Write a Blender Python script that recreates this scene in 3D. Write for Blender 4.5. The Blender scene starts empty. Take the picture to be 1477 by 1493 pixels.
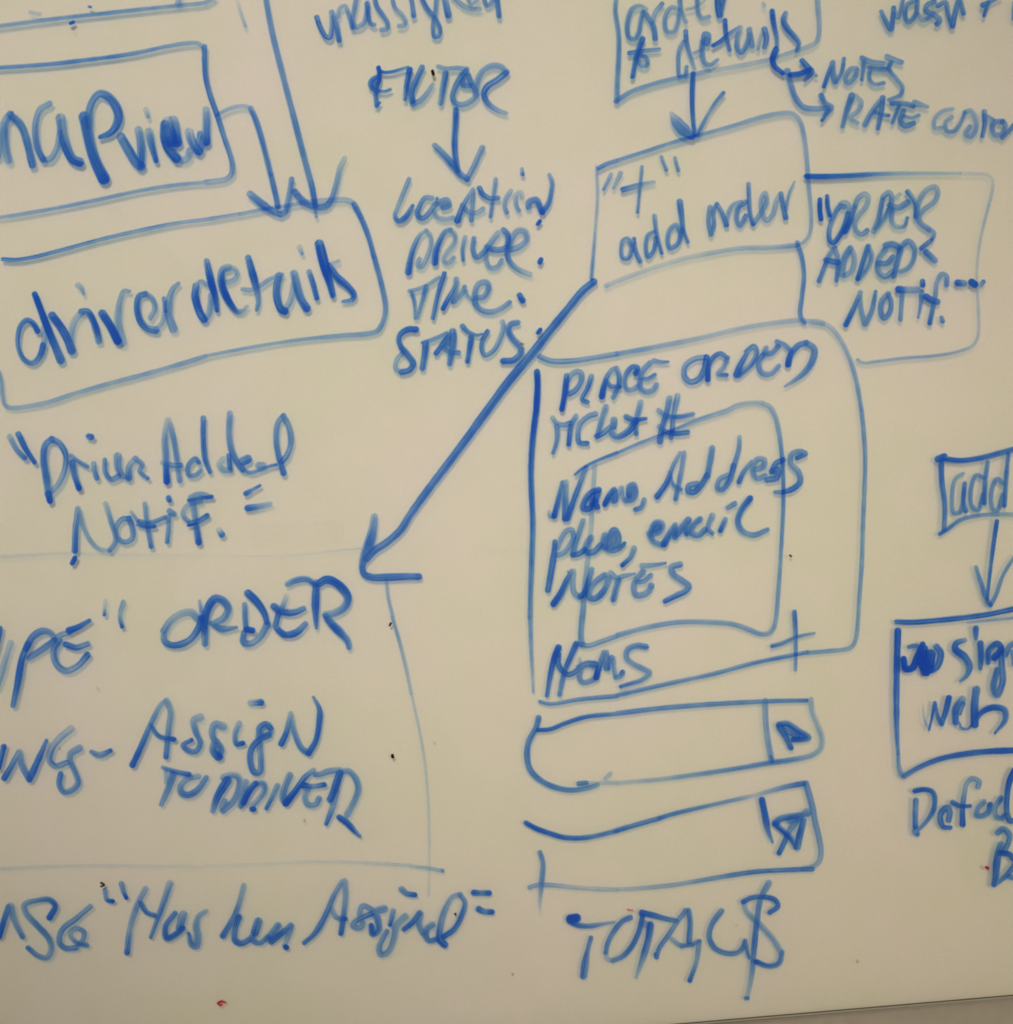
import bpy, math, random
import numpy as np
from mathutils import Matrix, Vector

# ------------------------------------------------------------------ scale and placing
S = 0.0004                      # metres of board per photo pixel
FOOT = (850.0, 1250.0)          # where the camera's axis meets the board
ROLL = math.radians(4.9)        # the phone was held a little askew
DIST = 0.90
GAP = 0.0047                    # thickness of the glass sheet
CR, SR = math.cos(ROLL), math.sin(ROLL)
def bx(px, py):
    """photo pixel -> (x, z) on the front of the board, world horizontal = board's lower edge"""
    u = (px-FOOT[0])*S; v = -(py-FOOT[1])*S
    return u*CR+v*SR, -u*SR+v*CR

scene = bpy.context.scene
col = scene.collection
# ------------------------------------------------------------------ camera
cd = bpy.data.cameras.new('camera'); cam = bpy.data.objects.new('camera', cd); col.objects.link(cam)
cam.matrix_world = Matrix.Translation((0, -DIST, 0)) @ Matrix.Rotation(math.pi/2, 4, 'X') @ Matrix.Rotation(-ROLL, 4, 'Z')
cd.sensor_fit = 'VERTICAL'; cd.sensor_width = cd.sensor_height = 36
cd.lens = 36*DIST/(1493*S)
cd.shift_x = (738.5-FOOT[0])/1493; cd.shift_y = (FOOT[1]-746.5)/1493
cd.clip_start = 0.01; cd.clip_end = 50
scene.camera = cam
# ------------------------------------------------------------------ room light
w = bpy.data.worlds.new('World'); scene.world = w; w.use_nodes = True
bgn = w.node_tree.nodes['Background']
bgn.inputs[0].default_value = (1.0, 0.955, 0.79, 1); bgn.inputs[1].default_value = 0.335
def area(name, loc, target, sx, sy, power, color):
    l = bpy.data.lights.new(name, 'AREA'); l.shape = 'RECTANGLE'; l.size = sx; l.size_y = sy
    l.energy = power; l.color = color
    o = bpy.data.objects.new(name, l); col.objects.link(o); o.location = loc
    o.rotation_euler = (Vector(target)-Vector(loc)).to_track_quat('-Z', 'Y').to_euler(); return o
def spot(name, loc, target, power, color, radius, cone, blend):
    l = bpy.data.lights.new(name, 'SPOT'); l.energy = power; l.color = color; l.shadow_soft_size = radius
    l.spot_size = math.radians(cone); l.spot_blend = blend
    o = bpy.data.objects.new(name, l); col.objects.link(o); o.location = loc
    o.rotation_euler = (Vector(target)-Vector(loc)).to_track_quat('-Z', 'Y').to_euler(); return o
spot('downlight', (-0.12, -2.2, 0.64), (-0.17, 0, 0.47), 93, (1.0, 0.95, 0.92), 0.20, 38, 1.0)
spot('right_spot', (0.75, -2.1, -0.15), (0.36, 0, -0.10), 50, (1.0, 0.875, 0.70), 0.25, 38, 1.0)
scene.view_settings.view_transform = 'Standard'; scene.view_settings.look = 'None'
scene.view_settings.gamma = 1; scene.view_settings.exposure = 0
scene.render.engine = 'CYCLES'
scene.cycles.transparent_max_bounces = 48
scene.cycles.max_bounces = 6
scene.cycles.filter_width = 1.7

# ------------------------------------------------------------------ materials
def mat(name):
    m = bpy.data.materials.new(name); m.use_nodes = True; nt = m.node_tree; nt.nodes.clear()
    out = nt.nodes.new('ShaderNodeOutputMaterial')
    return m, nt, out
def math_node(nt, op, a, b):
    n = nt.nodes.new('ShaderNodeMath'); n.operation = op
    for i, v in enumerate((a, b)):
        if isinstance(v, (int, float)): n.inputs[i].default_value = v
        else: nt.links.new(v, n.inputs[i])
    return n.outputs[0]
def ink_material(name, tint, solid, cover, glow=None):
    """a film of marker ink: stains what is behind it and has a body colour of its own"""
    m, nt, out = mat(name)
    at = nt.nodes.new('ShaderNodeAttribute'); at.attribute_name = 'ink'
    d = at.outputs['Fac']
    cc = nt.nodes.new('ShaderNodeCombineColor')
    for i in range(3): nt.links.new(math_node(nt, 'POWER', tint[i], d), cc.inputs[i])
    tr = nt.nodes.new('ShaderNodeBsdfTransparent'); nt.links.new(cc.outputs[0], tr.inputs[0])
    df = nt.nodes.new('ShaderNodeBsdfDiffuse'); df.inputs[0].default_value = (*solid, 1)
    tl = nt.nodes.new('ShaderNodeBsdfTranslucent'); tl.inputs[0].default_value = (*(glow or solid), 1)
    body = nt.nodes.new('ShaderNodeMixShader'); body.inputs[0].default_value = 0.5 if glow else 0.0
    nt.links.new(df.outputs[0], body.inputs[1]); nt.links.new(tl.outputs[0], body.inputs[2])
    fac = math_node(nt, 'SUBTRACT', 1.0, math_node(nt, 'POWER', cover, d))
    mx = nt.nodes.new('ShaderNodeMixShader'); nt.links.new(fac, mx.inputs[0])
    nt.links.new(tr.outputs[0], mx.inputs[1]); nt.links.new(body.outputs[0], mx.inputs[2])
    nt.links.new(mx.outputs[0], out.inputs[0]); return m
INK = {'B': ink_material('blue_marker_ink', (0.34, 0.615, 0.97), (0.02, 0.10, 0.66), 0.73, (0.06, 0.22, 0.98)),
       'R': ink_material('red_marker_ink', (0.75, 0.12, 0.15), (0.45, 0.02, 0.04), 0.5),
       'K': ink_material('black_speck', (0.04, 0.035, 0.03), (0.01, 0.01, 0.01), 0.2),
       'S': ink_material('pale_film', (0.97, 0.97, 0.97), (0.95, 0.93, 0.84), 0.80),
       'G': ink_material('brown_speck', (0.45, 0.38, 0.35), (0.12, 0.08, 0.06), 0.8)}

def board_paint():
    m, nt, out = mat('cream_back_paint')
    bs = nt.nodes.new('ShaderNodeBsdfDiffuse')
    tc = nt.nodes.new('ShaderNodeTexCoord')
    def noise(scale, detail, off):
        mp = nt.nodes.new('ShaderNodeMapping'); mp.inputs[1].default_value = off
        nt.links.new(tc.outputs['Object'], mp.inputs[0])
        n = nt.nodes.new('ShaderNodeTexNoise'); n.inputs['Scale'].default_value = scale
        n.inputs['Detail'].default_value = detail; n.inputs['Roughness'].default_value = 0.6
        nt.links.new(mp.outputs[0], n.inputs[0]); return n.outputs[0]
    def mix(fac, a, b, blend='MIX'):
        n = nt.nodes.new('ShaderNodeMix'); n.data_type = 'RGBA'; n.blend_type = blend
        for i, v in ((0, fac), (6, a), (7, b)):
            if isinstance(v, float): n.inputs[i].default_value = v
            elif isinstance(v, tuple): n.inputs[i].default_value = (*v, 1)
            else: nt.links.new(v, n.inputs[i])
        return n.outputs[2]
    def ramp(x, lo, hi):
        n = nt.nodes.new('ShaderNodeMapRange'); nt.links.new(x, n.inputs[0])
        n.inputs[1].default_value = lo; n.inputs[2].default_value = hi; return n.outputs[0]
    # blotches: yellowed and pinkish, left by years of wiping
    c = mix(ramp(noise(9, 2, (0, 0, 0)), .38, .62), (0.735, 0.685, 0.565), (0.755, 0.682, 0.60))
    c = mix(ramp(noise(30, 3, (3, 1, 7)), .35, .65), c, mix(1.0, c, (0.975, 0.985, 0.955), 'MULTIPLY'))
    c = mix(ramp(noise(650, 3, (1, 5, 2)), .3, .7), c, mix(1.0, c, (0.95, 0.955, 0.945), 'MULTIPLY'))
    nt.links.new(c, bs.inputs[0]); nt.links.new(bs.outputs[0], out.inputs[0]); return m
def plain(name, c, rough=0.6):
    m, nt, out = mat(name)
    p = nt.nodes.new('ShaderNodeBsdfPrincipled'); p.inputs['Roughness'].default_value = rough
    tc = nt.nodes.new('ShaderNodeTexCoord')
    n = nt.nodes.new('ShaderNodeTexNoise'); n.inputs['Scale'].default_value = 140; n.inputs['Detail'].default_value = 5
    nt.links.new(tc.outputs['Object'], n.inputs[0])
    r = nt.nodes.new('ShaderNodeMapRange'); nt.links.new(n.outputs[0], r.inputs[0]); r.inputs[3].default_value = .88; r.inputs[4].default_value = 1.1
    v = nt.nodes.new('ShaderNodeVectorMath'); v.operation = 'SCALE'; v.inputs[0].default_value = c
    nt.links.new(r.outputs[0], v.inputs['Scale']); nt.links.new(v.outputs[0], p.inputs['Base Color'])
    bp = nt.nodes.new('ShaderNodeBump'); bp.inputs['Strength'].default_value = .25; bp.inputs['Distance'].default_value = .0005
    nt.links.new(n.outputs[0], bp.inputs['Height']); nt.links.new(bp.outputs[0], p.inputs['Normal'])
    nt.links.new(p.outputs[0], out.inputs[0]); return m
def glass_front():
    m, nt, out = mat('matt_glass_front')
    tr = nt.nodes.new('ShaderNodeBsdfTransparent'); tr.inputs[0].default_value = (0.985, 0.99, 0.985, 1)
    gl = nt.nodes.new('ShaderNodeBsdfGlossy'); gl.inputs['Roughness'].default_value = 0.55
    fr = nt.nodes.new('ShaderNodeFresnel'); fr.inputs[0].default_value = 1.28
    mx = nt.nodes.new('ShaderNodeMixShader'); nt.links.new(fr.outputs[0], mx.inputs[0])
    nt.links.new(tr.outputs[0], mx.inputs[1]); nt.links.new(gl.outputs[0], mx.inputs[2])
    nt.links.new(mx.outputs[0], out.inputs[0]); return m

# ------------------------------------------------------------------ objects
def mesh_obj(name, verts, faces, m, parent=None):
    me = bpy.data.meshes.new(name); me.from_pydata(verts, [], faces); me.update()
    me.materials.append(m); o = bpy.data.objects.new(name, me); col.objects.link(o)
    o.parent = parent; return o
def empty(name, parent=None):
    o = bpy.data.objects.new(name, None); col.objects.link(o); o.parent = parent; o.empty_display_size = .02; return o

ZB = bx(1327, 1467.4)[1]       # lower edge of the board
X0, X1, ZT = -0.95, 0.95, ZB+1.2
board = empty('whiteboard')
board['label'] = 'cream white glass writing board covered in blue marker flowchart boxes and notes'
board['category'] = 'whiteboard'
CH = 0.0009
mesh_obj('back_panel', [(X0, GAP, ZB+.0012), (X1, GAP, ZB+.0012), (X1, GAP, ZT), (X0, GAP, ZT)], [(0, 1, 2, 3)], board_paint(), board)
mesh_obj('glass_sheet', [(X0+CH, 0, ZB+CH), (X1-CH, 0, ZB+CH), (X1-CH, 0, ZT-CH), (X0+CH, 0, ZT-CH)], [(0, 1, 2, 3)], glass_front(), board)
def ring(name, y0, i0, y1, i1, m, parent):
    vs = []
    for y, i in ((y0, i0), (y1, i1)):
        vs += [(X0+i, y, ZB+i), (X1-i, y, ZB+i), (X1-i, y, ZT-i), (X0+i, y, ZT-i)]
    return mesh_obj(name, vs, [(k, k+4, (k+1) % 4+4, (k+1) % 4) for k in range(4)], m, parent)
ring('bevelled_edge', 0, CH, CH, 0, plain('polished_edge', (0.46, 0.41, 0.30), .25), board)
ring('side_edge', CH, 0, GAP+.0006, 0, plain('dark_glass_edge', (0.10, 0.095, 0.07), .3), board)
mesh_obj('rear_plate', [(X0, GAP+.0015, ZB-.0002), (X1, GAP+.0015, ZB-.0002), (X1, GAP+.0015, ZT), (X0, GAP+.0015, ZT)], [(0, 1, 2, 3)], plain('rear_plate_metal', (.22, .2, .17)), board)
rail_v = []
for y in (GAP+.002, 0.0125):
    rail_v += [(X0+.02, y, ZB-.0013), (X1-.02, y, ZB-.0013), (X1-.02, y, ZB+.02), (X0+.02, y, ZB+.02)]
mesh_obj('mounting_rail', rail_v, [(0, 1, 2, 3), (0, 4, 5, 1), (1, 5, 6, 2), (2, 6, 7, 3), (3, 7, 4, 0)], plain('rail_metal', (.16, .14, .115), .4), board)
wall = mesh_obj('wall', [(-2.5, .013, -1.6), (2.5, .013, -1.6), (2.5, .013, 1.8), (-2.5, .013, 1.8)], [(0, 1, 2, 3)], plain('taupe_wall_paint', (0.40, 0.345, 0.275), .8))
wall['kind'] = 'structure'

# ------------------------------------------------------------------ ink
rng = random.Random(5)
def interp(spec, t):
    v = [float(a) for a in spec.split('>')]
    if len(v) == 1: return np.full_like(t, v[0])
    return np.interp(t, np.linspace(0, 1, len(v)), v)
def spline(p):
    p = np.array(p, float); n = len(p)
    if n == 2:
        c = p
    else:
        e = np.vstack([2*p[0]-p[1], p, 2*p[-1]-p[-2]]); seg = []
        for i in range(n-1):
            a, b, c_, d = e[i:i+4]
            k = max(2, int(np.hypot(*(c_-b))/0.7)+1); t = np.linspace(0, 1, k, endpoint=False)[:, None]
            # centripetal Catmull-Rom keeps tight bends from looping
            ta = 0.0; tb = ta+max(np.hypot(*(b-a)), 1e-3)**.5; tc = tb+max(np.hypot(*(c_-b)), 1e-3)**.5; td = tc+max(np.hypot(*(d-c_)), 1e-3)**.5
            T = tb+(tc-tb)*t
            A1 = (tb-T)/(tb-ta)*a+(T-ta)/(tb-ta)*b; A2 = (tc-T)/(tc-tb)*b+(T-tb)/(tc-tb)*c_; A3 = (td-T)/(td-tc)*c_+(T-tc)/(td-tc)*d
            B1 = (tc-T)/(tc-ta)*A1+(T-ta)/(tc-ta)*A2; B2 = (td-T)/(td-tb)*A2+(T-tb)/(td-tb)*A3
            seg.append((tc-T)/(tc-tb)*B1+(T-tb)/(tc-tb)*B2)
        c = np.vstack(seg+[p[-1:]])
    L = np.concatenate([[0], np.cumsum(np.hypot(*np.diff(c, axis=0).T))])
    m = max(2, int(L[-1]/0.75)+1); s = np.linspace(0, L[-1], m)
    return np.column_stack([np.interp(s, L, c[:, 0]), np.interp(s, L, c[:, 1])]), s
SOFT = 2.1
class Ink:
    def __init__(self): self.strokes = []
    def add(self, wspec, dspec, pts): self.strokes.append((wspec, dspec, pts))
    def build(self, name, key, parent, height):
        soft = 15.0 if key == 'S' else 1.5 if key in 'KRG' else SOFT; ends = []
        lo = np.min([np.min(p, axis=0) for _, _, p in self.strokes], axis=0)-12
        hi = np.max([np.max(p, axis=0) for _, _, p in self.strokes], axis=0)+12
        x0, y0 = int(max(lo[0], -14)), int(max(lo[1], -14)); x1, y1 = int(min(hi[0], 1491)), int(min(hi[1], 1507))
        W, H = x1-x0+1, y1-y0+1
        D = np.zeros((H, W), np.float32)
        for ws, ds, p in self.strokes:
            c, s = spline(p); t = s/max(s[-1], 1e-6)
            wd = interp(ws, t)*.97; dn = interp(ds, t)**1.25*.88
            wd = wd*(1+0.06*np.interp(s, np.arange(0, s[-1]+30, 9.0), [rng.uniform(-1, 1) for _ in np.arange(0, s[-1]+30, 9.0)]))
            dn = dn*(1+0.16*np.interp(s, np.arange(0, s[-1]+40, 13.0), [rng.uniform(-1, 1) for _ in np.arange(0, s[-1]+40, 13.0)]))
            d = np.gradient(c, axis=0); d /= np.maximum(np.hypot(d[:, 0], d[:, 1]), 1e-6)[:, None]
            ang = np.unwrap(np.arctan2(d[:, 1], d[:, 0])); turn = np.concatenate([[0], np.cumsum(np.abs(np.diff(ang)))])
            part = (turn/3.6).astype(int)
            js = je = False
            for (q, dq) in ends:
                if np.hypot(*(c[0]-q)) < 6 and abs(d[0]@dq) > .75: js = True
                if np.hypot(*(c[-1]-q)) < 6 and abs(d[-1]@dq) > .75: je = True
            ends += [(c[0], d[0]), (c[-1], d[-1])]
            streak = np.array([rng.uniform(-1, 1) for _ in range(11)]); side = rng.uniform(-.16, .16)
            endk = rng.uniform(.0, .45); startk = rng.uniform(-.15, .2)
            if je: endk = 0
            if js: startk = 0
            for k in range(part[-1]+1):
                idx = np.nonzero(part == k)[0]
                if len(idx) == 0: continue
                i0, i1 = max(idx[0]-1, 0), idx[-1]+1
                cc = c[i0:i1]; ww = wd[i0:i1]; R = int(ww.max()/2+soft+2)
                gx0, gy0 = int(cc[:, 0].min())-R, int(cc[:, 1].min())-R
                gx1, gy1 = int(cc[:, 0].max())+R+1, int(cc[:, 1].max())+R+1
                best = np.full((gy1-gy0+1, gx1-gx0+1), 1e9, np.float32); near = np.zeros(best.shape, np.int32)
                for j in range(len(cc)):
                    ax, ay = int(round(cc[j, 0])), int(round(cc[j, 1]))
                    ys = slice(max(ay-R-gy0, 0), ay+R+1-gy0); xs = slice(max(ax-R-gx0, 0), ax+R+1-gx0)
                    yy = np.arange(ys.start, min(ys.stop, best.shape[0]))+gy0-cc[j, 1]; xx = np.arange(xs.start, min(xs.stop, best.shape[1]))+gx0-cc[j, 0]
                    q = np.sqrt(yy[:, None]**2+xx[None, :]**2)-ww[j]/2
                    b = best[ys, xs]; msk = q < b; b[msk] = q[msk]; near[ys, xs][msk] = j
                prof = np.clip(-best/soft+.5, 0, 1); prof = prof*prof*(3-2*prof)
                gy, gx = np.mgrid[gy0:gy1+1, gx0:gx1+1]
                nj = near+i0
                v = ((gx-c[nj, 0])*-d[nj, 1]+(gy-c[nj, 1])*d[nj, 0])/np.maximum(wd[nj]/2, 1)
                v = np.clip(v, -1, 1)
                sn = np.interp(v.ravel()+0.18*np.sin(s[nj].ravel()/17+side*40), np.linspace(-1.15, 1.15, 11), streak).reshape(v.shape)
                dens = dn[nj]*(1+.42*sn+side*v+.10*v*v)
                tail = np.clip(1-(s[-1]-s[nj])/np.maximum(wd[nj]*.8, 3), 0, 1); head = np.clip(1-s[nj]/np.maximum(wd[nj]*.8, 3), 0, 1)
                dens = dens*(1+endk*tail+startk*head)
                a = (prof*dens).astype(np.float32)
                wg = np.ones(a.shape, np.float32)
                for flag, jp, jw in ((js or k > 0, cc[0], ww[0]), (je and k == part[-1], cc[-1], ww[-1])):
                    if flag: wg *= np.clip(np.hypot(gx-jp[0], gy-jp[1])/jw-.9, 0, 1)
                ox, oy = gx0-x0, gy0-y0
                sx0, sy0 = max(0, -ox), max(0, -oy); sx1 = min(a.shape[1], W-ox); sy1 = min(a.shape[0], H-oy)
                if sx1 <= sx0 or sy1 <= sy0: continue
                a = a[sy0:sy1, sx0:sx1]; wg = wg[sy0:sy1, sx0:sx1]; t_ = D[oy+sy0:oy+sy1, ox+sx0:ox+sx1]
                t_[...] = np.maximum(t_, a)+0.42*wg*np.minimum(t_, a)
        keep = D > 0.012
        q = keep[:-1, :-1] | keep[1:, :-1] | keep[:-1, 1:] | keep[1:, 1:]
        yi, xi = np.nonzero(q)
        if len(yi) == 0: return None
        ids = np.full(D.shape, -1, np.int32)
        used = np.zeros(D.shape, bool)
        for a, b in ((0, 0), (1, 0), (0, 1), (1, 1)): used[yi+a, xi+b] = True
        vy, vx = np.nonzero(used); ids[vy, vx] = np.arange(len(vy))
        u = (vx+x0-FOOT[0])*S; vv = -(vy+y0-FOOT[1])*S
        co = np.empty((len(vy), 3), np.float32)
        co[:, 0] = u*CR+vv*SR; co[:, 1] = -height; co[:, 2] = -u*SR+vv*CR
        ctr = co.mean(axis=0); co -= ctr
        f = np.column_stack([ids[yi+1, xi], ids[yi+1, xi+1], ids[yi, xi+1], ids[yi, xi]]).astype(np.int32)
        me = bpy.data.meshes.new(name)
        me.vertices.add(len(co)); me.vertices.foreach_set('co', co.ravel())
        me.loops.add(f.size); me.loops.foreach_set('vertex_index', f.ravel())
        me.polygons.add(len(f)); me.polygons.foreach_set('loop_start', np.arange(0, f.size, 4, dtype=np.int32))
        at = me.attributes.new('ink', 'FLOAT', 'POINT'); at.data.foreach_set('value', D[vy, vx].astype(np.float32))
        me.update(); me.validate(); me.materials.append(INK[key])
        o = bpy.data.objects.new(name, me); col.objects.link(o); o.parent = parent; o.location = ctr.tolist()
        return o

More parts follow.
